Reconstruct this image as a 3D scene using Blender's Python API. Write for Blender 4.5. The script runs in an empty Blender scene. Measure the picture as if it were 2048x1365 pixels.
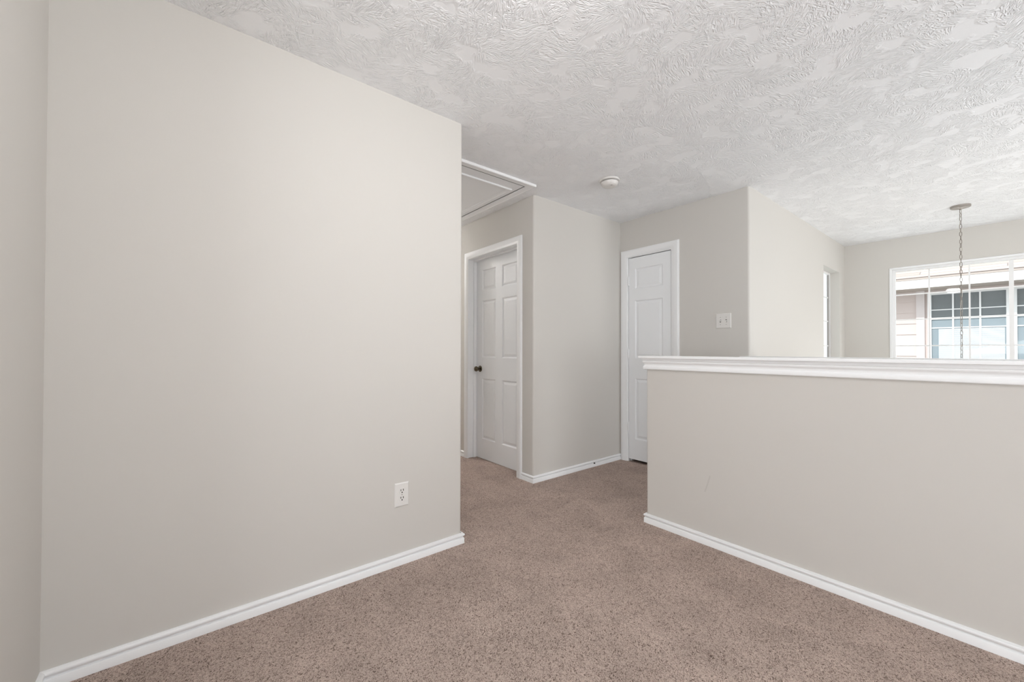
import bpy, bmesh, math, random
from mathutils import Vector, Matrix
S = bpy.context.scene
COL = S.collection

# ------------------------------------------------------------------ camera
cd = bpy.data.cameras.new('camera')
cam = bpy.data.objects.new('camera', cd); COL.objects.link(cam)
cd.sensor_fit = 'HORIZONTAL'; cd.sensor_width = 36.0
cd.lens = 801.0935 * 36.0 / 2048.0
cd.shift_x = (1024 - 1005.6438) / 2048.0
cd.shift_y = (693.7283 - 682.5) / 2048.0
cd.clip_start = 0.02; cd.clip_end = 200
r_ = Vector((0.62089889, 0.78388656, 0.00253654))
u_ = Vector((0.00594158, -0.00794189, 0.99995081))
f_ = Vector((-0.78386814, 0.62085328, 0.00958864))
m = Matrix.Identity(4)
for i in range(3):
    m[i][0] = r_[i]; m[i][1] = u_[i]; m[i][2] = -f_[i]
m[2][3] = 1.11696
cam.matrix_world = m
S.camera = cam

# ------------------------------------------------------------------ exposure and light
S.view_settings.view_transform = 'Standard'
S.view_settings.look = 'None'
S.view_settings.gamma = 1.0
S.view_settings.use_curve_mapping = False
S.view_settings.exposure = 1.17
S.cycles.use_denoising = True
S.cycles.max_bounces = 8
S.cycles.diffuse_bounces = 6
S.cycles.use_adaptive_sampling = True
S.cycles.adaptive_threshold = 0.03
S.cycles.transparent_max_bounces = 12
S.cycles.sample_clamp_indirect = 6.0

W = bpy.data.worlds.new('world'); S.world = W; W.use_nodes = True
bg = W.node_tree.nodes['Background']
bg.inputs[0].default_value = (0.92, 0.96, 1.0, 1); bg.inputs[1].default_value = 1.0

def add_light(name, kind, loc, direction=None, energy=10, color=(1, 1, 1), **kw):
    l = bpy.data.lights.new(name, kind); l.energy = energy; l.color = color
    for k, v in kw.items(): setattr(l, k, v)
    o = bpy.data.objects.new(name, l); COL.objects.link(o); o.location = loc
    if direction is not None:
        o.rotation_euler = Vector(direction).to_track_quat('-Z', 'Y').to_euler()
    return o
# high sun from the south west: lights the neighbouring house, its eave shades the upper wall
add_light('sun', 'SUN', (0, 0, 8), (0.18, 0.76, -0.64), 1.35, (1.0, 0.99, 0.985), angle=0.01)
# area lights added along unseen walls as fill; no window opens there
FILL_TINT = (0.93, 0.97, 1.0)
add_light('fill_light_loft', 'AREA', (2.74, 0.95, 1.25), (-1, -0.02, 0.55), 28, FILL_TINT, shape='RECTANGLE', size=1.6, size_y=1.3)
add_light('fill_light_foyer', 'AREA', (2.74, 4.7, 0.9), (-1, 0.22, 0.06), 38, (0.97, 0.96, 0.955), shape='RECTANGLE', size=1.5, size_y=2.2)
add_light('fill_light_back', 'AREA', (0.8, -2.74, 1.50), (-0.15, 1, 0.55), 50, FILL_TINT, shape='RECTANGLE', size=3.0, size_y=1.6)
add_light('fill_light_stair', 'AREA', (2.74, 2.98, 1.30), (-1, 0.0, 0.10), 15, FILL_TINT, shape='RECTANGLE', size=0.8, size_y=1.1)
# daylight thrown up by the sunlit ground and wall outside the big foyer window
add_light('daylight_window_1', 'AREA', (0.03, 6.74, 0.10), (0, -1, 0.42), 15, (0.97, 0.965, 0.96), shape='RECTANGLE', size=1.7, size_y=1.4)

# ------------------------------------------------------------------ materials
def mat(name, color, rough=0.6, metal=0.0, spec=0.5, bump=None):
    M = bpy.data.materials.new(name); M.use_nodes = True
    nt = M.node_tree; b = nt.nodes['Principled BSDF']
    b.inputs['Base Color'].default_value = (*[srgb(c) for c in color], 1)
    b.inputs['Roughness'].default_value = rough; b.inputs['Metallic'].default_value = metal
    b.inputs['Specular IOR Level'].default_value = spec
    if bump:
        sc, dist, strength = bump
        tc = nt.nodes.new('ShaderNodeNewGeometry')
        n = nt.nodes.new('ShaderNodeTexNoise'); n.inputs['Scale'].default_value = sc; n.inputs['Detail'].default_value = 3
        bp = nt.nodes.new('ShaderNodeBump'); bp.inputs['Distance'].default_value = dist; bp.inputs['Strength'].default_value = strength
        nt.links.new(tc.outputs['Position'], n.inputs['Vector']); nt.links.new(n.outputs['Fac'], bp.inputs['Height'])
        nt.links.new(bp.outputs[0], b.inputs['Normal'])
    return M
def srgb(c):
    c /= 255.0
    return c / 12.92 if c <= 0.04045 else ((c + 0.055) / 1.055) ** 2.4

WALL = mat('wall_paint', (208, 205, 200), 0.75, spec=0.25, bump=(60, 0.0008, 0.12))
TRIM = mat('trim_paint', (241, 242, 243), 0.4, spec=0.4)
DOORM = mat('door_paint', (239, 241, 243), 0.42, spec=0.4, bump=(60, 0.001, 0.1))
PLASTIC = mat('white_plastic', (226, 224, 221), 0.35, spec=0.45)
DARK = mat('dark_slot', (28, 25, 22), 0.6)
BRONZE = mat('dark_bronze', (104, 95, 78), 0.26, metal=0.9)
NICKEL = mat('brushed_nickel', (168, 162, 156), 0.38, metal=0.85)
CHAIN = mat('chain_bronze', (140, 132, 125), 0.4, metal=0.7)
RUBBER = mat('dark_rubber', (40, 36, 34), 0.5)
VINYL = mat('window_vinyl', (236, 236, 236), 0.4)
SIDING = mat('siding_paint', (206, 192, 187), 0.8, bump=(25, 0.003, 0.3))
FASCIA = mat('fascia_paint', (240, 238, 236), 0.7)
SOFFIT = mat('soffit_paint', (176, 164, 156), 0.8)
BLIND = mat('blind_slats', (214, 219, 223), 0.6)
NGLASS = mat('neighbour_glass', (142, 153, 159), 0.2, spec=0.3)  # lower pane lightened: sun and sky reflection are put into the colour
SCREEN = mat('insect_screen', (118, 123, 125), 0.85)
GROUND = mat('ground_soil', (120, 116, 96), 0.95, bump=(3, 0.02, 0.5))
WOOD = mat('foyer_floor_wood', (150, 120, 92), 0.4, bump=(30, 0.001, 0.2))

def half_wall_paint():
    # same paint with one faint grey scuff left on it
    M = WALL.copy(); M.name = 'half_wall_paint'
    nt = M.node_tree; b = nt.nodes['Principled BSDF']; N = nt.nodes.new; L = nt.links.new
    g = N('ShaderNodeNewGeometry'); sep = N('ShaderNodeSeparateXYZ'); L(g.outputs['Position'], sep.inputs[0])
    def mth(op, a, bb=None, c=None):
        n = N('ShaderNodeMath'); n.operation = op
        for i, v in enumerate((a, bb, c)):
            if v is None: continue
            if isinstance(v, (int, float)): n.inputs[i].default_value = v
            else: L(v, n.inputs[i])
        return n.outputs[0]
    # line from (-1.098,.30) to (-1.062,.40)
    zz = mth('SUBTRACT', sep.outputs[2], 0.30)
    lin = mth('MULTIPLY', zz, 0.36)
    curve = mth('MULTIPLY', mth('MULTIPLY', zz, zz), -0.6)
    xx = mth('SUBTRACT', mth('SUBTRACT', sep.outputs[0], -1.098), mth('ADD', lin, curve))
    d = mth('ABSOLUTE', xx)
    a = mth('SMOOTH_MIN', 1, mth('SUBTRACT', 1, mth('DIVIDE', d, 0.006)), 0.0)
    a = mth('MAXIMUM', a, 0)
    inside = mth('MULTIPLY', mth('GREATER_THAN', zz, 0.0), mth('LESS_THAN', zz, 0.10))
    fade = mth('MULTIPLY', a, inside)
    fade = mth('MULTIPLY', fade, 0.18)
    mx = N('ShaderNodeMix'); mx.data_type = 'RGBA'
    L(fade, mx.inputs[0]); mx.inputs[6].default_value = b.inputs['Base Color'].default_value
    mx.inputs[7].default_value = (*[srgb(c) for c in (120, 114, 108)], 1)
    L(mx.outputs[2], b.inputs['Base Color'])
    return M
WALLH = half_wall_paint()

def ceiling_material():
    M = bpy.data.materials.new('slap_brush_ceiling'); M.use_nodes = True
    nt = M.node_tree; b = nt.nodes['Principled BSDF']; N = nt.nodes.new; L = nt.links.new
    b.inputs['Base Color'].default_value = (*[srgb(c) for c in (245, 246, 248)], 1)
    b.inputs['Roughness'].default_value = 0.55; b.inputs['Specular IOR Level'].default_value = 0.4
    g = N('ShaderNodeNewGeometry')
    def vm(op, a, bb=None, scale=None):
        n = N('ShaderNodeVectorMath'); n.operation = op
        L(a, n.inputs[0]) if not isinstance(a, tuple) else setattr(n.inputs[0], 'default_value', a)
        if bb is not None:
            L(bb, n.inputs[1]) if not isinstance(bb, tuple) else setattr(n.inputs[1], 'default_value', bb)
        if scale is not None: n.inputs['Scale'].default_value = scale
        return n
    def mth(op, a, bb=None, c=None):
        n = N('ShaderNodeMath'); n.operation = op
        for i, v in enumerate((a, bb, c)):
            if v is None: continue
            if isinstance(v, (int, float)): n.inputs[i].default_value = v
            else: L(v, n.inputs[i])
        return n.outputs[0]
    flat = vm('MULTIPLY', g.outputs['Position'], (1, 1, 0)).outputs[0]
    nd = N('ShaderNodeTexNoise'); nd.inputs['Scale'].default_value = 9; nd.inputs['Detail'].default_value = 2
    L(flat, nd.inputs['Vector'])
    off = vm('SCALE', vm('SUBTRACT', nd.outputs['Color'], (0.5, 0.5, 0.5)).outputs[0], None, 0.045).outputs[0]
    warped = vm('ADD', flat, off).outputs[0]
    def layer(shift, scale, k):
        p = vm('ADD', warped, shift).outputs[0]
        v = N('ShaderNodeTexVoronoi'); v.voronoi_dimensions = '2D'; v.feature = 'F1'; v.inputs['Scale'].default_value = scale
        v.inputs['Randomness'].default_value = 1.0
        L(p, v.inputs['Vector'])
        diff = vm('SUBTRACT', p, v.outputs['Position']).outputs[0]
        diff = vm('MULTIPLY', diff, (1, 1, 0)).outputs[0]
        ln = vm('LENGTH', diff).outputs['Value']
        cs = N('ShaderNodeSeparateColor'); L(v.outputs['Color'], cs.inputs[0])
        th = mth('MULTIPLY', cs.outputs[0], 2 * math.pi)
        co, si = mth('COSINE', th), mth('SINE', th)
        sx = N('ShaderNodeSeparateXYZ'); L(diff, sx.inputs[0])
        a = mth('ADD', mth('MULTIPLY', sx.outputs[0], co), mth('MULTIPLY', sx.outputs[1], si))
        bb = mth('SUBTRACT', mth('MULTIPLY', sx.outputs[1], co), mth('MULTIPLY', sx.outputs[0], si))
        fan = mth('DIVIDE', mth('MULTIPLY', bb, k), mth('ADD', 1.0, mth('MULTIPLY', a, 3.2)))
        cmb = N('ShaderNodeCombineXYZ'); L(mth('MULTIPLY', a, 16.0), cmb.inputs[0]); L(fan, cmb.inputs[1]); L(mth('MULTIPLY', cs.outputs[1], 37.0), cmb.inputs[2])
        n = N('ShaderNodeTexNoise'); n.inputs['Scale'].default_value = 1.0; n.inputs['Detail'].default_value = 1.0
        L(cmb.outputs[0], n.inputs['Vector'])
        ridge = mth('SUBTRACT', 1.0, mth('MULTIPLY', mth('ABSOLUTE', mth('SUBTRACT', n.outputs['Fac'], 0.5)), 7.0))
        ridge = mth('MAXIMUM', ridge, 0.0)
        # strokes run from a little way out of the centre to the brush edge
        rad = N('ShaderNodeMapRange'); L(ln, rad.inputs[0])
        rad.inputs[1].default_value = 0.0; rad.inputs[2].default_value = 0.01; rad.inputs[3].default_value = 0.8; rad.inputs[4].default_value = 1.0
        return mth('MULTIPLY', ridge, rad.outputs[0])
    h1 = layer((0, 0, 0), 7.6, 95.0)
    h2 = layer((3.37, 1.71, 0), 8.6, 80.0)
    h = mth('MAXIMUM', h1, mth('MULTIPLY', h2, 0.9))
    nm = N('ShaderNodeTexNoise'); nm.inputs['Scale'].default_value = 7.0; nm.inputs['Detail'].default_value = 2
    L(flat, nm.inputs['Vector'])
    mk = N('ShaderNodeMapRange'); L(nm.outputs['Fac'], mk.inputs[0])
    mk.inputs[1].default_value = 0.38; mk.inputs[2].default_value = 0.45; mk.inputs[3].default_value = 0.0; mk.inputs[4].default_value = 1.0
    h = mth('MULTIPLY', h, mk.outputs[0])
    bp = N('ShaderNodeBump'); bp.inputs['Distance'].default_value = 0.0031; bp.inputs['Strength'].default_value = 0.9
    L(h, bp.inputs['Height']); L(bp.outputs[0], b.inputs['Normal'])
    return M
CEIL = ceiling_material()

def carpet_material():
    M = bpy.data.materials.new('taupe_carpet'); M.use_nodes = True
    nt = M.node_tree; b = nt.nodes['Principled BSDF']; N = nt.nodes.new; L = nt.links.new
    b.inputs['Roughness'].default_value = 0.95; b.inputs['Specular IOR Level'].default_value = 0.1
    g = N('ShaderNodeNewGeometry')
    def noise(scale, detail, dist=0.0, rough=0.5):
        n = N('ShaderNodeTexNoise'); n.inputs['Scale'].default_value = scale; n.inputs['Detail'].default_value = detail
        n.inputs['Distortion'].default_value = dist; n.inputs['Roughness'].default_value = rough
        L(pile.outputs[0] if scale > 20 else g.outputs['Position'], n.inputs['Vector']); return n
    rot = N('ShaderNodeMapping'); rot.inputs['Rotation'].default_value = (0, 0, math.radians(-38)); L(g.outputs['Position'], rot.inputs['Vector'])
    pile = N('ShaderNodeVectorMath'); pile.operation = 'MULTIPLY'; pile.inputs[1].default_value = (1.08, 0.78, 1); L(rot.outputs[0], pile.inputs[0])
    def mth(op, a, bb):
        n = N('ShaderNodeMath'); n.operation = op
        for i, v in enumerate((a, bb)):
            if isinstance(v, (int, float)): n.inputs[i].default_value = v
            else: L(v, n.inputs[i])
        return n.outputs[0]
    clump = noise(205, 3.0, 0.6, 0.65)
    worm = noise(125, 1.0, 1.6, 0.5)
    ridge = mth('SUBTRACT', 1.0, mth('MULTIPLY', mth('ABSOLUTE', mth('SUBTRACT', worm.outputs['Fac'], 0.5), 0), 5.0))
    ridge = mth('MAXIMUM', ridge, 0.0)
    yarn = mth('ADD', mth('MULTIPLY', clump.outputs['Fac'], 0.66), mth('MULTIPLY', ridge, 0.34))
    cr = N('ShaderNodeValToRGB'); L(yarn, cr.inputs[0])
    e = cr.color_ramp.elements
    e[0].position = 0.33; e[0].color = (*[srgb(c) for c in (112, 94, 85)], 1)
    e[1].position = 0.66; e[1].color = (*[srgb(c) for c in (212, 192, 181)], 1)
    mid = e.new(0.49); mid.color = (*[srgb(c) for c in (182, 163, 152)], 1)
    big = noise(4.5, 3.0, 0.6)
    mr = N('ShaderNodeMapRange'); L(big.outputs['Fac'], mr.inputs[0])
    mr.inputs[1].default_value = 0.35; mr.inputs[2].default_value = 0.65; mr.inputs[3].default_value = 0.90; mr.inputs[4].default_value = 1.07
    mx = N('ShaderNodeVectorMath'); mx.operation = 'SCALE'
    L(cr.outputs[0], mx.inputs[0]); L(mr.outputs[0], mx.inputs['Scale'])
    L(mx.outputs[0], b.inputs['Base Color'])
    bp = N('ShaderNodeBump'); bp.inputs['Distance'].default_value = 0.007; bp.inputs['Strength'].default_value = 0.9
    L(yarn, bp.inputs['Height']); L(bp.outputs[0], b.inputs['Normal'])
    return M
CARPET = carpet_material()

def glass_material():
    M = bpy.data.materials.new('window_glass'); M.use_nodes = True
    nt = M.node_tree; nt.nodes.clear(); N = nt.nodes.new; L = nt.links.new
    o = N('ShaderNodeOutputMaterial'); mx = N('ShaderNodeMixShader'); t = N('ShaderNodeBsdfTransparent'); gl = N('ShaderNodeBsdfGlossy')
    t.inputs[0].default_value = (0.95, 0.97, 0.97, 1); gl.inputs['Roughness'].default_value = 0.02
    lw = N('ShaderNodeLayerWeight'); lw.inputs[0].default_value = 0.5
    pw = N('ShaderNodeMath'); pw.operation = 'POWER'; pw.inputs[1].default_value = 5.0; L(lw.outputs['Facing'], pw.inputs[0])
    fr = N('ShaderNodeMath'); fr.operation = 'MULTIPLY_ADD'; fr.inputs[1].default_value = 0.5; fr.inputs[2].default_value = 0.018; L(pw.outputs[0], fr.inputs[0])
    L(fr.outputs[0], mx.inputs[0]); L(t.outputs[0], mx.inputs[1]); L(gl.outputs[0], mx.inputs[2]); L(mx.outputs[0], o.inputs[0])
    return M
GLASS = glass_material()

def shingle_material():
    M = bpy.data.materials.new('roof_shingles'); M.use_nodes = True
    nt = M.node_tree; b = nt.nodes['Principled BSDF']; N = nt.nodes.new; L = nt.links.new
    b.inputs['Roughness'].default_value = 0.95
    tc = N('ShaderNodeTexCoord')
    br = N('ShaderNodeTexBrick'); L(tc.outputs['Object'], br.inputs['Vector'])
    br.inputs['Scale'].default_value = 1.0; br.inputs['Brick Width'].default_value = 0.9; br.inputs['Row Height'].default_value = 0.14
    br.inputs['Mortar Size'].default_value = 0.006
    br.inputs['Color1'].default_value = (*[srgb(c) for c in (182, 170, 163)], 1)
    br.inputs['Color2'].default_value = (*[srgb(c) for c in (168, 154, 146)], 1)
    br.inputs['Mortar'].default_value = (*[srgb(c) for c in (132, 121, 116)], 1)
    L(br.outputs['Color'], b.inputs['Base Color'])
    return M
SHINGLE = shingle_material()

# ------------------------------------------------------------------ mesh helpers
def link(name, bm, material, parent=None, kind=None, label=None, cat=None, group=None, smooth=False, bevel=0):
    me = bpy.data.meshes.new(name)
    bmesh.ops.remove_doubles(bm, verts=bm.verts, dist=1e-6)
    bmesh.ops.recalc_face_normals(bm, faces=bm.faces)
    bm.to_mesh(me); bm.free()
    me.materials.append(material)
    if smooth:
        for p in me.polygons: p.use_smooth = True
    o = bpy.data.objects.new(name, me); COL.objects.link(o)
    if smooth:
        me.set_sharp_from_angle(angle=math.radians(38))
    if bevel:
        md = o.modifiers.new('bevel', 'BEVEL'); md.width = bevel; md.segments = 2; md.limit_method = 'ANGLE'
    if parent: o.parent = parent
    tag(o, kind, label, cat, group)
    return o
def tag(o, kind=None, label=None, cat=None, group=None):
    if kind: o['kind'] = kind
    if label: o['label'] = label
    if cat: o['category'] = cat
    if group: o['group'] = group
def empty(name, label=None, cat=None, loc=(0, 0, 0), kind=None):
    o = bpy.data.objects.new(name, None); COL.objects.link(o); o.location = loc
    tag(o, kind, label, cat); return o
def box(bm, x0, x1, y0, y1, z0, z1):
    vs = [bm.verts.new((x, y, z)) for x in (x0, x1) for y in (y0, y1) for z in (z0, z1)]
    for f in ((0, 1, 3, 2), (4, 6, 7, 5), (0, 4, 5, 1), (2, 3, 7, 6), (0, 2, 6, 4), (1, 5, 7, 3)):
        bm.faces.new([vs[i] for i in f])
def B(*boxes):
    bm = bmesh.new()
    for b in boxes: box(bm, *b)
    return bm
def prism(bm, pts, z0, z1):
    lo = [bm.verts.new((x, y, z0)) for x, y in pts]; hi = [bm.verts.new((x, y, z1)) for x, y in pts]
    n = len(pts)
    for i in range(n): bm.faces.new((lo[i], lo[(i + 1) % n], hi[(i + 1) % n], hi[i]))
    bm.faces.new(lo[::-1]); bm.faces.new(hi)
def rounded(px, py, dx, dy, r=0.018, n=6):
    """quarter round at the convex corner (px, py); dx, dy point into the wall. Returns from the x-side to the y-side."""
    cx, cy = px + dx * r, py + dy * r
    return [(cx - dx * r * math.cos(a), cy - dy * r * math.sin(a)) for a in [math.pi / 2 * i / n for i in range(n + 1)]]
def sweep(bm, prof, path, closed=False):
    """prof: (offset to the right of travel, z); path: floor points, mitred."""
    n = len(path); rings = []
    for i, p in enumerate(path):
        p = Vector(p)
        d0 = (p - Vector(path[i - 1])).normalized() if i > 0 else None
        d1 = (Vector(path[i + 1]) - p).normalized() if i < n - 1 else None
        if d0 is None: d0 = d1
        if d1 is None: d1 = d0
        n0 = Vector((d0.y, -d0.x)); n1 = Vector((d1.y, -d1.x))
        mm = (n0 + n1); mm = mm / (mm.dot(n0))
        rings.append([bm.verts.new((p.x + mm.x * o, p.y + mm.y * o, z)) for o, z in prof])
    k = len(prof)
    for a, b in zip(rings, rings[1:]):
        for j in range(k): bm.faces.new((a[j], a[(j + 1) % k], b[(j + 1) % k], b[j]))
    bm.faces.new(rings[0]); bm.faces.new(rings[-1][::-1])
def lathe(bm, prof, center, axis='Z', seg=32, sign=1):
    """prof: (radius, height) along the axis from center."""
    cx, cy, cz = center; rings = []
    for rr, hh in prof:
        ring = []
        for i in range(seg):
            a = 2 * math.pi * i / seg; c, s = rr * math.cos(a), rr * math.sin(a)
            if axis == 'Z': v = (cx + c, cy + s, cz + sign * hh)
            elif axis == 'Y': v = (cx + c, cy + sign * hh, cz + s)
            else: v = (cx + sign * hh, cy + c, cz + s)
            ring.append(bm.verts.new(v))
        rings.append(ring)
    for a, b in zip(rings, rings[1:]):
        for i in range(seg): bm.faces.new((a[i], a[(i + 1) % seg], b[(i + 1) % seg], b[i]))
    bm.faces.new(rings[0]); bm.faces.new(rings[-1])

# ------------------------------------------------------------------ dimensions (metres)
H = 2.44
XA, YA, YG = -1.976, 1.263, -0.366      # long left wall, its end, the wall behind it
YF, XB, YC, XC = 2.303, -2.492, 3.526, -1.280
YE, YH, X0 = 6.513, 2.364, -1.472
XR = 2.80                                # east wall
LOW = -2.75                              # ground floor level
T = 0.115

# ------------------------------------------------------------------ shell
link('floor', B((-6, XR, -2.9, YH + T, -.28, 0), (-6, XC, YH + T, 4.3, -.28, 0)), CARPET, kind='structure')
steps = [(XC + i * .27, XC + (i + 1) * .27 + (.0 if i < 13 else .5), YH + T, YC, LOW, -.196 * (i + 1)) for i in range(13)]
link('floor_stairs', B((-1.40, XC, YH + T, YC, LOW, -.281), *steps), CARPET, kind='structure')
link('floor_foyer', B((-1.4, XR, YH, YE + .1, LOW - .15, LOW)), WOOD, kind='structure')
bm = bmesh.new(); box(bm, -6.1, XR + .12, -2.92, YE + .15, H, H + .15)
link('ceiling', bm, CEIL, kind='structure')

bm = bmesh.new()
pts = [(-2.091, YG), (XA, YG)] + rounded(XA, YA, -1, -1) + [(-5.2, YA), (-5.2, YA - T), (-2.091, YA - T)]
prism(bm, pts, 0, H)
link('wall_left', bm, WALL, kind='structure', smooth=True)
link('wall_back', B((-2.091, -1.20, YG - .12, YG, 0, H), (-1.32, -1.20, -2.8, YG - .12, 0, H), (-1.32, XR, -2.92, -2.8, 0, H)), WALL, kind='structure')
# hall wall with the door opening (runs west from the corner)
DX0, DX1, DZ = -3.505, -2.680, 2.085
YFB = YF + .14
bm = B((-5.2, DX0, YF, YFB, 0, H), (DX0, DX1, YF, YFB, DZ, H))
prism(bm, [(DX1, YFB), (DX1, YF)] + rounded(XB, YF, -1, 1)[::-1] + [(XB, YFB)], 0, H)
link('wall_hall', bm, WALL, kind='structure', smooth=True)
link('wall_corner', B((XB - .12, XB, YFB, YC + T, 0, H)), WALL, kind='structure')
CX0, CX1, CZ = -2.428, -1.911, 2.085
bm = B((XB, CX0, YC, YC + T, 0, H), (CX0, CX1, YC, YC + T, CZ, H))
prism(bm, [(CX1, YC + T), (CX1, YC)] + rounded(XC, YC, -1, 1)[::-1] + [(XC, YC + T)], 0, H)
link('wall_closet', bm, WALL, kind='structure', smooth=True)
# stair side wall with the narrow window (faces east)
SY0, SY1, SZ0, SZ1 = 5.59, 6.262, 0.60, 2.083
TD = 0.118
link('wall_stair', B((XC - TD, XC, YC + T, SY0, LOW, H), (XC - TD, XC, SY1, YE + .12, LOW, H),
                     (XC - TD, XC, SY0, SY1, LOW, SZ0), (XC - TD, XC, SY0, SY1, SZ1, H),
                     (XC - TD, XC, YH + T, YC + T, LOW, -.282)), WALL, kind='structure')
# window wall
WX0, WX1, WZ0, WZ1 = -0.855, 0.915, -0.70, 2.083
link('wall_window', B((XC, WX0, YE, YE + .15, LOW, H), (WX1, XR, YE, YE + .15, LOW, H),
                      (WX0, WX1, YE, YE + .15, LOW, WZ0), (WX0, WX1, YE, YE + .15, WZ1, H)), WALL, kind='structure')
link('wall_right', B((XR, XR + .12, -2.92, YE + .15, LOW, H)), WALL, kind='structure')
link('wall_hall_end', B((-5.32, -5.2, YA - T, YFB, 0, H)), WALL, kind='structure')
link('wall_closet_back', B((-5.32, XC - TD, 4.3, 4.42, 0, H), (-5.32, -5.2, YFB, 4.3, 0, H)), WALL, kind='structure')

# half walls
def half_wall(x0, y0, y1, zt, name, m, round_end=True):
    bm = bmesh.new()
    if round_end:
        a = rounded(x0, y0, 1, 1, .014); b = rounded(x0, y1, 1, -1, .014)[::-1]
        prism(bm, [(XR, y0)] + a[::-1] + b[::-1] + [(XR, y1)], LOW, zt)
    else:
        prism(bm, [(XR, y0), (x0, y0), (x0, y1), (XR, y1)], LOW, zt)
    return link(name, bm, m, kind='structure', smooth=True)
half_wall(X0, YH, YH + T, 1.066, 'wall_half_front', WALLH)
half_wall(XC, YC, YC + T, 1.058, 'wall_half_back', WALL, False)
MOULD = [(0, .996), (.010, .996), (.0135, .999), (.0145, 1.004), (.0145, 1.013), (.0125, 1.018), (.0085, 1.0215), (.0085, 1.026),
         (.0095, 1.032), (.0125, 1.037), (.0155, 1.040), (.0175, 1.043), (.0175, 1.048), (.0155, 1.050), (.0185, 1.053), (.0185, 1.068), (0, 1.068)]
def cap(x0, y0, y1, top, name, label_side, over=.035, front=.04, ret=True):
    t = empty(name, kind='structure', loc=(x0, y0, top))
    t.location = (0, 0, 0)
    bm = B((x0, XR, y0 - front, y1 + front, top - .0155, top))
    link('cap_board', bm, TRIM, t, bevel=.003)
    dz = top - 1.0835
    prof = [(o, z + dz) for o, z in MOULD]
    bm = bmesh.new()
    if ret:
        sweep(bm, prof, [(XR, y1), (x0 + over, y1), (x0 + over, y0), (XR, y0)])
    else:
        sweep(bm, prof, [(x0 + over, y0), (XR, y0)])
    link('moulding', bm, TRIM, t, smooth=True)
    return t
cap(X0 - .035, YH, YH + T, 1.0835, 'trim_1', '')
cap(-1.345, YC, YC + T, 1.075, 'trim_2', '', front=.036, ret=False)

# baseboards
BASE = [(0, 0), (.0120, 0), (.0118, .0300), (.0104, .0318), (.0045, .0324), (.0045, .0345), (.0080, .0390), (.0125, .0440),
        (.0140, .0465), (.0138, .0515), (.0115, .0552), (.0070, .0575), (.0025, .0590), (0, .0590)]
def baseboard(name, path):
    bm = bmesh.new(); sweep(bm, BASE, path); return link(name, bm, TRIM, kind='structure', smooth=True)
baseboard('baseboard_back', [(XR, -2.8), (-1.20, -2.8), (-1.20, YG), (XA, YG)])
baseboard('baseboard_left', [(XA, YG + .002), (XA, YA), (-5.2, YA)])
baseboard('baseboard_hall', [(-5.2, YF), (-3.546, YF)])
baseboard('baseboard_corner', [(-2.634, YF), (XB, YF), (XB, YC)])
baseboard('baseboard_closet', [(-1.860, YC), (XC, YC)])
baseboard('baseboard_front', [(X0, YH + T), (X0, YH), (XR, YH)])

# ------------------------------------------------------------------ doors
CAS = [(0, 0), (0, .008), (.004, .011), (.018, .012), (.022, .0145), (.050, .0165), (.056, .0165), (.060, .013), (.064, .013), (.066, .010), (.066, 0)]
def casing(bm, x0, x1, zt, y, w=.066):
    k = w / .066; rings = [[], [], [], []]
    for u, v in CAS:
        u *= k; yy = y - v
        rings[0].append(bm.verts.new((x0 - u, yy, 0))); rings[1].append(bm.verts.new((x0 - u, yy, zt + u)))
        rings[2].append(bm.verts.new((x1 + u, yy, zt + u))); rings[3].append(bm.verts.new((x1 + u, yy, 0)))
    n = len(CAS)
    for a, b in zip(rings, rings[1:]):
        for j in range(n): bm.faces.new((a[j], a[(j + 1) % n], b[(j + 1) % n], b[j]))
    bm.faces.new(rings[0]); bm.faces.new(rings[-1])
def slab(x0, x1, z0, z1, y, thick, cols, rows):
    """panelled door face looking to -Y at y, with recessed and raised panels"""
    bm = bmesh.new()
    xs = sorted({x0, x1, *[c for p in cols for c in p]}); zs = sorted({z0, z1, *[c for p in rows for c in p]})
    V = {}
    def v(x, yy, z):
        k = (round(x, 5), round(yy, 5), round(z, 5))
        if k not in V: V[k] = bm.verts.new((x, yy, z))
        return V[k]
    for xa, xb in zip(xs, xs[1:]):
        for za, zb in zip(zs, zs[1:]):
            if (xa, xb) in cols and (za, zb) in rows:
                lv = [(0, 0), (.004, .001), (.011, .0085), (.018, .0095), (.040, .0030)]
                for (i0, d0), (i1, d1) in zip(lv, lv[1:]):
                    A = [(xa + i0, za + i0), (xb - i0, za + i0), (xb - i0, zb - i0), (xa + i0, zb - i0)]
                    Bq = [(xa + i1, za + i1), (xb - i1, za + i1), (xb - i1, zb - i1), (xa + i1, zb - i1)]
                    for j in range(4):
                        j2 = (j + 1) % 4
                        bm.faces.new((v(A[j][0], y + d0, A[j][1]), v(A[j2][0], y + d0, A[j2][1]), v(Bq[j2][0], y + d1, Bq[j2][1]), v(Bq[j][0], y + d1, Bq[j][1])))
                i, d = lv[-1]
                bm.faces.new((v(xa + i, y + d, za + i), v(xb - i, y + d, za + i), v(xb - i, y + d, zb - i), v(xa + i, y + d, zb - i)))
            else:
                bm.faces.new((v(xa, y, za), v(xb, y, za), v(xb, y, zb), v(xa, y, zb)))
    # sides and back
    yb = y + thick
    bm.faces.new((v(x0, yb, z0), v(x1, yb, z0), v(x1, yb, z1), v(x0, yb, z1)))
    for xx in (x0, x1):
        bm.faces.new([v(xx, y, z) for z in zs] + [v(xx, yb, z1), v(xx, yb, z0)])
    for zz in (z0, z1):
        bm.faces.new([v(x, y, zz) for x in xs] + [v(x1, yb, zz), v(x0, yb, zz)])
    return bm

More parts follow.
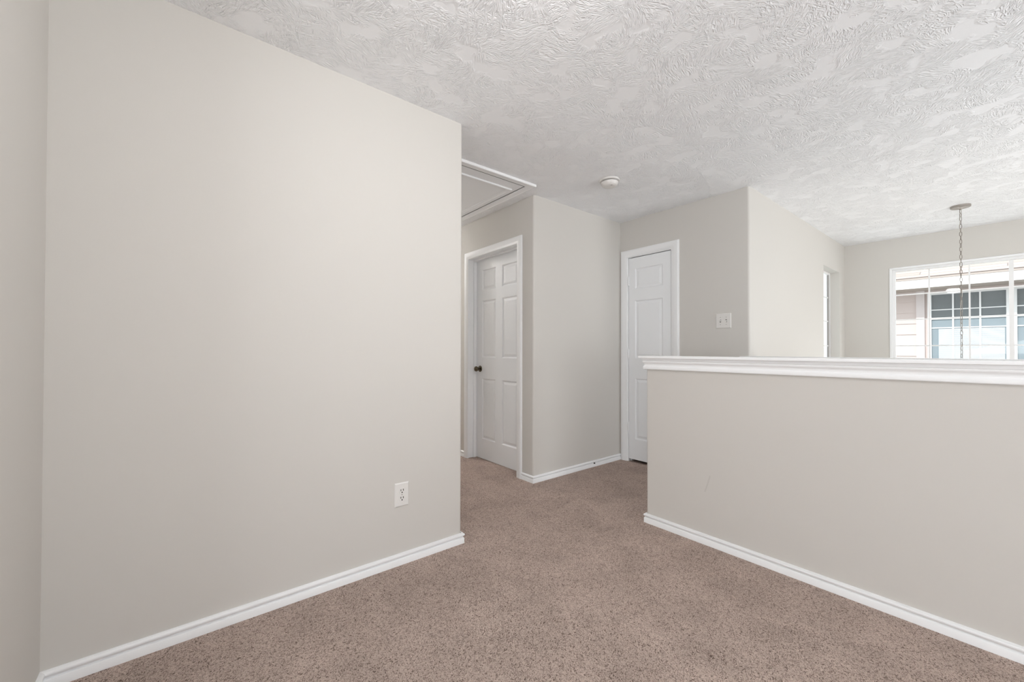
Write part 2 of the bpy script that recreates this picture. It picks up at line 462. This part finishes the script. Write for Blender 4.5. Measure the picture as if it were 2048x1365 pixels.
# door_1: six-panel hall door, set back in its jamb
door = link('door_1', slab(-3.482, -2.703, .004, 2.056, YF + .100, .035,
            [(-3.381, -3.149), (-3.050, -2.806)], [(.205, .830), (1.041, 1.632), (1.735, 1.950)]), DOORM, kind='structure')
bm = bmesh.new(); casing(bm, -3.478, -2.700, 2.064, YF); link('casing', bm, TRIM, door, smooth=True)
link('jamb', B((DX0, -3.485, YF, YFB, 0, DZ), (-2.698, DX1, YF, YFB, 0, DZ), (-3.485, -2.698, YF, YFB, 2.060, DZ),
               (-3.485, -3.473, YF + .062, YF + .098, 0, 2.060), (-2.710, -2.698, YF + .062, YF + .098, 0, 2.060), (-3.473, -2.710, YF + .062, YF + .098, 2.048, 2.060)),
     TRIM, door, bevel=.001)
kn = empty('knob'); kn.parent = door
kx, ky, kz = -3.412, YF + .100, .926
bm = bmesh.new(); lathe(bm, [(.033, 0), (.033, .003), (.030, .007), (.017, .010), (.012, .012)], (kx, ky, kz), 'Y', 32, -1)
link('rose', bm, BRONZE, kn, smooth=True)
bm = bmesh.new(); lathe(bm, [(.011, .010), (.010, .026), (.014, .031), (.022, .037), (.0265, .045), (.0275, .052), (.0255, .059), (.019, .065), (.009, .068), (.001, .0685)], (kx, ky, kz), 'Y', 32, -1)
link('handle', bm, BRONZE, kn, smooth=True)

# door_2: narrow closet door, hinges showing on the left
d2 = link('door_2', slab(-2.392, -1.944, .030, 2.052, YC + .002, .035, [(-2.323, -2.022)],
          [(.230, .842), (1.041, 1.622), (1.737, 1.944)]), DOORM, kind='structure')
bm = bmesh.new(); casing(bm, -2.408, -1.931, 2.066, YC, .070); link('casing', bm, TRIM, d2, smooth=True)
link('jamb', B((CX0, -2.396, YC - .001, YC + T, 0, CZ), (-1.940, CX1, YC - .001, YC + T, 0, CZ), (-2.396, -1.940, YC - .001, YC + T, 2.060, CZ),
               (-2.396, -2.384, YC + .040, YC + .075, 0, 2.060), (-1.952, -1.940, YC + .040, YC + .075, 0, 2.060)), TRIM, d2)
for hz in (1.822, 1.088, .355):
    bm = bmesh.new(); lathe(bm, [(.0055, -.044), (.0065, -.042), (.0065, .042), (.0055, .044)], (-2.394, YC - .005, hz), 'Z', 16)
    box(bm, -2.403, -2.386, YC - .004, YC + .001, hz - .044, hz + .044)
    link('hinge', bm, TRIM, d2)

# ------------------------------------------------------------------ attic hatch
ah = empty('attic_hatch', 'white framed attic hatch in the hall ceiling above the six-panel door', 'hatch')
AX0, AX1, AY0, AY1 = -3.80, -2.332, 1.330, 2.185
def frame_xy(bm, x0, x1, y0, y1, w, prof):
    """prof: (inward, drop) ring profile around a rectangle below z=H"""
    loops = []
    for u, d in prof:
        loops.append([bm.verts.new(c) for c in ((x0 + u, y0 + u, H - d), (x1 - u, y0 + u, H - d), (x1 - u, y1 - u, H - d), (x0 + u, y1 - u, H - d))])
    n = len(loops)
    for i in range(n):
        a, b = loops[i], loops[(i + 1) % n]
        for j in range(4): bm.faces.new((a[j], a[(j + 1) % 4], b[(j + 1) % 4], b[j]))
bm = bmesh.new(); frame_xy(bm, AX0, AX1, AY0, AY1, .066, [(0, 0), (0, .014), (.003, .018), (.010, .018), (.014, .0155), (.050, .0125), (.054, .0105), (.063, .0105), (.063, 0)])
link('casing', bm, TRIM, ah)
bm = B((AX0 + .073, AX1 - .073, AY0 + .073, AY1 - .073, H - .009, H - .0005))
pn = link('panel', bm, TRIM, ah)
bm = bmesh.new(); frame_xy(bm, AX0 + .168, AX1 - .168, AY0 + .112, AY1 - .112, .04, [(0, .007), (0, .016), (.004, .020), (.012, .020), (.020, .014), (.034, .012), (.038, .007)])
link('moulding', bm, TRIM, pn)
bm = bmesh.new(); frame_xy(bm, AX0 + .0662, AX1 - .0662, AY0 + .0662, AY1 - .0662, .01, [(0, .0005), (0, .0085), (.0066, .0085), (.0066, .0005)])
link('gap_shade', bm, DARK, ah)  # dark strip painted in for the shade inside the hatch gap

# ------------------------------------------------------------------ smoke detector
sd = empty('smoke_detector', 'round white smoke detector on the ceiling', 'smoke detector', (-1.913, 2.566, H))
bm = bmesh.new(); lathe(bm, [(.074, 0), (.076, .003), (.075, .010), (.070, .013), (.066, .0135)], (0, 0, 0), 'Z', 48, -1); link('base', bm, PLASTIC, sd, smooth=True)
bm = bmesh.new(); lathe(bm, [(.0585, .0125), (.0585, .019)], (0, 0, 0), 'Z', 48, -1); link('vent', bm, DARK, sd)
bm = bmesh.new(); lathe(bm, [(.0640, .0185), (.0660, .021), (.063, .030), (.056, .042), (.050, .047), (.030, .049), (.001, .0495)], (0, 0, 0), 'Z', 48, -1); link('cover', bm, PLASTIC, sd, smooth=True)
bm = bmesh.new(); lathe(bm, [(.007, .047), (.007, .0505), (.001, .0506)], (.028, -.012, 0), 'Z', 16, -1); link('test_button', bm, mat('grey_button', (170, 166, 162), .4), sd)

# ------------------------------------------------------------------ wall outlet
oy, oz = .8915, .3630
ol = empty('wall_outlet', 'white duplex power outlet low on the long left wall', 'outlet', (XA, oy, oz))
def plate(w, h, t=.006, b=.005):
    bm = bmesh.new()
    lo = [(-w / 2, -h / 2), (w / 2, -h / 2), (w / 2, h / 2), (-w / 2, h / 2)]
    L0 = [bm.verts.new((0, a, c)) for a, c in lo]; L1 = [bm.verts.new((t * .45, a, c)) for a, c in lo]
    L2 = [bm.verts.new((t, a * (1 - 2 * b / w), c * (1 - 2 * b / h))) for a, c in lo]
    for A, Bb in ((L0, L1), (L1, L2)):
        for j in range(4): bm.faces.new((A[j], A[(j + 1) % 4], Bb[(j + 1) % 4], Bb[j]))
    bm.faces.new(L0); bm.faces.new(L2); return bm
link('cover_plate', plate(.078, .123), PLASTIC, ol)
for s in (1, -1):
    bm = bmesh.new(); zc = s * .0195
    ring = []
    for i in range(40):
        a = 2 * math.pi * i / 40; ring.append((.0172 * math.cos(a), max(-.0142, min(.0142, .0172 * math.sin(a)))))
    lo = [bm.verts.new((.0055, a, zc + c)) for a, c in ring]; hi = [bm.verts.new((.0078, a * .97, zc + c * .97)) for a, c in ring]
    for i in range(40): bm.faces.new((lo[i], lo[(i + 1) % 40], hi[(i + 1) % 40], hi[i]))
    bm.faces.new(hi)
    rc = link('receptacle', bm, PLASTIC, ol, smooth=False)
    bm = bmesh.new(); box(bm, .0074, .0080, -.0085, -.0048, zc + .000, zc + .0095); box(bm, .0074, .0080, .0048, .0085, zc - .0005, zc + .010)
    lathe(bm, [(.0036, .0074), (.0036, .0080)], (0, 0, zc - .0075), 'X', 16)
    link('slots', bm, DARK, rc)
bm = bmesh.new(); lathe(bm, [(.003, .0055), (.0028, .0068), (.001, .0070)], (0, 0, 0), 'X', 16); link('screw', bm, NICKEL, ol)

# ------------------------------------------------------------------ light switch
sw = empty('light_switch', 'white double toggle light switch between the closet door and the stair corner', 'light switch', (-1.4785, YC, 1.369))
sw.rotation_euler = (0, 0, -math.pi / 2)    # local +X looks to -Y
link('cover_plate', plate(.120, .124), PLASTIC, sw)
for s, up in ((-1, 1), (1, -1)):
    cy = s * .023
    tg = empty('toggle'); tg.parent = sw
    link('slot', B((.0058, .0066, cy - .0055, cy + .0055, -.0125, .0125)), mat('toggle_shadow', (120, 116, 112), .6), tg)
    bm = bmesh.new()
    a = [bm.verts.new(c) for c in ((.0062, cy - .0038, -.006), (.0062, cy + .0038, -.006), (.0062, cy + .0038, .006), (.0062, cy - .0038, .006))]
    b = [bm.verts.new((.0175, cy + dy, up * .010 + dz)) for dy, dz in ((-.003, -.0025), (.003, -.0025), (.003, .0025), (-.003, .0025))]
    for j in range(4): bm.faces.new((a[j], a[(j + 1) % 4], b[(j + 1) % 4], b[j]))
    bm.faces.new(b); link('lever', bm, PLASTIC, tg, bevel=.0008)
    for sz in (-.030, .030):
        bm = bmesh.new(); lathe(bm, [(.0032, .0055), (.003, .0067), (.001, .0069)], (0, cy, sz), 'X', 12); link('screw', bm, NICKEL, sw)

# ------------------------------------------------------------------ door stop stub on the baseboard
ds = empty('door_stop', 'tiny dark door stop stub on the baseboard left of the closet door', 'door stop', (XB + .0065, 3.085, .037))
bm = bmesh.new(); lathe(bm, [(.0085, 0), (.0085, .004), (.007, .006), (.004, .0065)], (0, 0, 0), 'X', 20); link('collar', bm, TRIM, ds, smooth=True)
bm = bmesh.new(); lathe(bm, [(.0045, .005), (.0060, .007), (.0062, .016), (.004, .018), (.001, .0182)], (0, 0, 0), 'X', 20); link('tip', bm, RUBBER, ds, smooth=True)

# ------------------------------------------------------------------ windows
def window_y(name, x0, x1, z0, z1, y, panes, rows, fw=.026):
    """window looking along Y; frame plane from y to y+.06"""
    w = link(name, B((x0, x0 + fw, y, y + .06, z0, z1), (x1 - fw, x1, y, y + .06, z0, z1), (x0 + fw, x1 - fw, y, y + .06, z0, z0 + fw), (x0 + fw, x1 - fw, y, y + .06, z1 - fw, z1)), VINYL, kind='structure', bevel=.002)
    bm = bmesh.new()
    for xx, hw in panes: box(bm, xx - hw, xx + hw, y + .022, y + .042, z0 + fw, z1 - fw)
    for zz in rows: box(bm, x0 + fw, x1 - fw, y + .0225, y + .0415, zz - .0065, zz + .0065)
    link('muntins', bm, VINYL, w)
    link('glass', B((x0 + fw, x1 - fw, y + .031, y + .033, z0 + fw, z1 - fw)), GLASS, w)
    return w
win = window_y('window_1', WX0 + .004, WX1 - .004, WZ0 + .004, WZ1 - .004, YE + .035,
               [(-.552, .0065), (-.256, .0065), (.022, .016), (.315, .0065), (.605, .0065)], [-.40, -.10, .20, .55, .885, 1.184, 1.486, 1.779])
# closed window slabs added on unseen walls, backing the fill lights
link('added_window_3', B((-.75, 2.35, -2.8, -2.77, .66, 2.34)), VINYL, kind='structure')
link('added_window_4', B((XR - .03, XR, .12, 1.78, .57, 1.93)), VINYL, kind='structure')
link('added_window_6', B((XR - .03, XR, 2.55, 3.41, .72, 1.88)), VINYL, kind='structure')
link('added_window_5', B((XR - .03, XR, 3.9, 5.5, -.25, 2.05)), VINYL, kind='structure')
# thin bright casing lip around the opening
bm = bmesh.new()
for b in ((WX0 - .014, WX0 + .006, YE - .007, YE + .034, WZ0 - .014, WZ1 + .014), (WX1 - .006, WX1 + .014, YE - .007, YE + .034, WZ0 - .014, WZ1 + .014),
          (WX0 + .006, WX1 - .006, YE - .007, YE + .034, WZ1 - .006, WZ1 + .014), (WX0 + .006, WX1 - .006, YE - .014, YE + .034, WZ0 - .014, WZ0 + .006)): box(bm, *b)
link('casing', bm, TRIM, win, bevel=.003)

# narrow side window in the stair wall, set deep in its reveal
gx = XC - .108
w2 = link('window_2', B((gx - .010, gx + .02, SY0, SY0 + .026, SZ0, SZ1), (gx - .010, gx + .02, SY1 - .026, SY1, SZ0, SZ1),
                        (gx - .010, gx + .02, SY0 + .026, SY1 - .026, SZ0, SZ0 + .026), (gx - .010, gx + .02, SY0 + .026, SY1 - .026, SZ1 - .022, SZ1)), VINYL, kind='structure', bevel=.002)
bm = bmesh.new()
for yy in (5.926,): box(bm, gx - .012, gx + .006, yy - .0065, yy + .0065, SZ0 + .026, SZ1 - .022)
for zz in (.885, 1.184, 1.486, 1.779): box(bm, gx - .0115, gx + .0055, SY0 + .026, SY1 - .026, zz - .0065, zz + .0065)
link('muntins', bm, VINYL, w2)
link('glass', B((gx - .004, gx - .002, SY0 + .026, SY1 - .026, SZ0 + .026, SZ1 - .022)), GLASS, w2)

link('side_shade_strip', B((gx - .009, gx + .012, SY1 - .0285, SY1 - .026, SZ0 + .027, SZ1 - .023)), mat('side_shade_grey', (168, 164, 161), .8), w2)  # added grey strip, stands in for shade on the frame's inner side

# ------------------------------------------------------------------ pendant light on its chain
pl = empty('pendant_light', 'nickel ceiling canopy with a long link chain in front of the window', 'pendant light', (-.263, 5.50, H))
bm = bmesh.new(); lathe(bm, [(.064, 0), (.064, .015), (.060, .019), (.040, .021), (.020, .026), (.008, .034), (.006, .038)], (0, 0, 0), 'Z', 40, -1); link('canopy', bm, NICKEL, pl, smooth=True)
random.seed(4)
bm = bmesh.new(); z = -.036; ang = 0.9; CH_END = -1.95
def torus_link(bm, zc, a, L=.040, w=.0185, rad=.0021, seg=20, ms=6):
    R = (w - 2 * rad) / 2; hs = (L - 2 * rad) / 2 - R
    rings = []
    for i in range(seg):
        t = 2 * math.pi * i / seg
        cx, cz = R * math.cos(t), R * math.sin(t); nx, nz = math.cos(t), math.sin(t)
        cz += hs if math.sin(t) > 1e-9 else (-hs if math.sin(t) < -1e-9 else 0)
        ring = []
        for j in range(ms):
            p = 2 * math.pi * j / ms
            lx = cx + nx * rad * math.cos(p); ly = rad * math.sin(p); lz = cz + nz * rad * math.cos(p)
            ring.append(bm.verts.new((lx * math.cos(a) - ly * math.sin(a), lx * math.sin(a) + ly * math.cos(a), zc + lz)))
        rings.append(ring)
    for i in range(seg):
        A, Bb = rings[i], rings[(i + 1) % seg]
        for j in range(ms): bm.faces.new((A[j], A[(j + 1) % ms], Bb[(j + 1) % ms], Bb[j]))
z = -.050
while z > CH_END:
    torus_link(bm, z, ang); z -= .0345; ang += math.pi / 2 + random.uniform(-.25, .25)
link('chain', bm, CHAIN, pl, smooth=True)
bm = bmesh.new(); prev = None
k = 0; zz = -.03
while zz > CH_END:
    a = zz * 16; c = (.006 * math.cos(a), .006 * math.sin(a))
    ring = [bm.verts.new((c[0] + .0013 * math.cos(t), c[1] + .0013 * math.sin(t), zz)) for t in [i * math.pi / 3 for i in range(6)]]
    if prev:
        for j in range(6): bm.faces.new((prev[j], prev[(j + 1) % 6], ring[(j + 1) % 6], ring[j]))
    prev = ring; zz -= .02
link('cord', bm, mat('clear_cord', (205, 200, 192), .3), pl)
bm = bmesh.new(); lathe(bm, [(.006, 1.93), (.02, 1.95), (.07, 1.975), (.12, 2.03), (.13, 2.09), (.125, 2.09), (.02, 2.0)], (0, 0, 0), 'Z', 32, -1); link('shade_holder', bm, NICKEL, pl, smooth=True)
bm = bmesh.new(); lathe(bm, [(.115, 2.07), (.15, 2.14), (.15, 2.22), (.10, 2.30), (.02, 2.33)], (0, 0, 0), 'Z', 32, -1); link('lamp_shade', bm, mat('frosted_shade', (235, 232, 226), .4), pl, smooth=True)

# ------------------------------------------------------------------ ceiling lights added out of view to brighten loft and hall
def lit_glass(strength):
    M = mat('lit_glass', (250, 246, 238), .4); gb = M.node_tree.nodes['Principled BSDF']
    gb.inputs['Emission Color'].default_value = (1, .985, .975, 1); gb.inputs['Emission Strength'].default_value = strength
    return M
for loc, lab, power in (((-.70, .72, H), 'frosted flush ceiling light added out of view above the loft', 38), ((-4.85, 1.78, H), 'frosted flush ceiling light added out of view at the far end of the hall', 74)):
    cl = empty('added_ceiling_light', lab, 'added ceiling light', loc)
    bm = bmesh.new(); lathe(bm, [(.12, 0), (.12, .02), (.10, .03)], (0, 0, 0), 'Z', 40, -1); link('base', bm, NICKEL, cl, smooth=True)
    bm = bmesh.new(); lathe(bm, [(.095, .028), (.10, .05), (.09, .08), (.055, .10), (.01, .108)], (0, 0, 0), 'Z', 40, -1); link('lamp_shade', bm, lit_glass(power), cl, smooth=True)

# ------------------------------------------------------------------ outside: the neighbouring house
nh = empty('neighbouring_house', 'neighbouring house with pale siding, white fascia and shingle roof outside the window', 'house')
NY = 9.90
def siding(x0, x1, z0, z1, name='siding'):
    bm = bmesh.new(); lap = .187; zt = 2.161
    z = zt
    while z > z0:
        zb = max(z - lap, z0)
        a = [bm.verts.new(c) for c in ((x0, NY, z), (x1, NY, z), (x1, NY - .014, zb), (x0, NY - .014, zb), (x0, NY, zb), (x1, NY, zb))]
        bm.faces.new((a[0], a[1], a[2], a[3])); bm.faces.new((a[3], a[2], a[5], a[4]))
        z = zb
    return bm
link('siding', siding(-1.75, -.985, -2.7, 2.16), SIDING, nh)
link('siding', siding(3.2, 6, -2.7, 2.16), SIDING, nh)
link('wall', B((-1.75, 6, NY + .001, NY + .3, -2.9, 2.3)), SIDING, nh)
link('corner_board', B((-.985, -.885, NY - .03, NY, -2.7, 2.16)), mat('corner_board_paint', (212, 202, 200), .7), nh)
link('soffit', B((-1.9, 6, 9.37, NY + .1, 2.15, 2.17)), SOFFIT, nh)
link('fascia', B((-1.9, 6, 9.335, 9.37, 2.149, 2.285)), FASCIA, nh)
link('drip_edge', B((-1.9, 6, 9.325, 9.37, 2.286, 2.312)), SOFFIT, nh)
rf = link('roof', B((-1.9, 6, 0, 3.4, -.02, 0)), SHINGLE, nh)
rf.location = (0, 9.32, 2.325); rf.rotation_euler = (math.radians(24), 0, 0)
# its window: dark screens above, blinds below
def nwin(x0, x1, z0=.2, z1=2.10):
    f = link('window', B((x0, x0 + .045, NY - .04, NY, z0, z1), (x1 - .03, x1, NY - .04, NY, z0, z1), (x0 + .045, x1 - .03, NY - .04, NY, z1 - .03, z1), (x0 + .045, x1 - .03, NY - .04, NY, z0, z0 + .04),
                        (x0 + .045, x1 - .03, NY - .036, NY, 1.655, 1.685)), VINYL, nh)
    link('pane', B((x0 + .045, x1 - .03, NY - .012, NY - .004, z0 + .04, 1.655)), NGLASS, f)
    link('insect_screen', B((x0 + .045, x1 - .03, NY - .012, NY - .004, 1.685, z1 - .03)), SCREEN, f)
    bm = bmesh.new(); n = 3; s = (x1 - x0) / n
    for i in range(1, n): box(bm, x0 + i * s - .010, x0 + i * s + .010, NY - .026, NY - .012, z0 + .04, z1 - .03)
    for zz in (1.815, 1.513): box(bm, x0 + .045, x1 - .03, NY - .0255, NY - .0125, zz - .008, zz + .008)
    link('muntins', bm, VINYL, f)
    bm = bmesh.new(); zz = z0 + .06
    while zz < 1.485:
        box(bm, x0 + .125, x1 - .045, NY - .0165, NY - .0125, zz, zz + .0125); zz += .0165
    link('blind', bm, BLIND, f)
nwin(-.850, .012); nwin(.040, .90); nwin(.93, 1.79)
link('ground', B((-14, 14, YE + .3, 22, -3.1, -2.9)), GROUND, kind='structure')
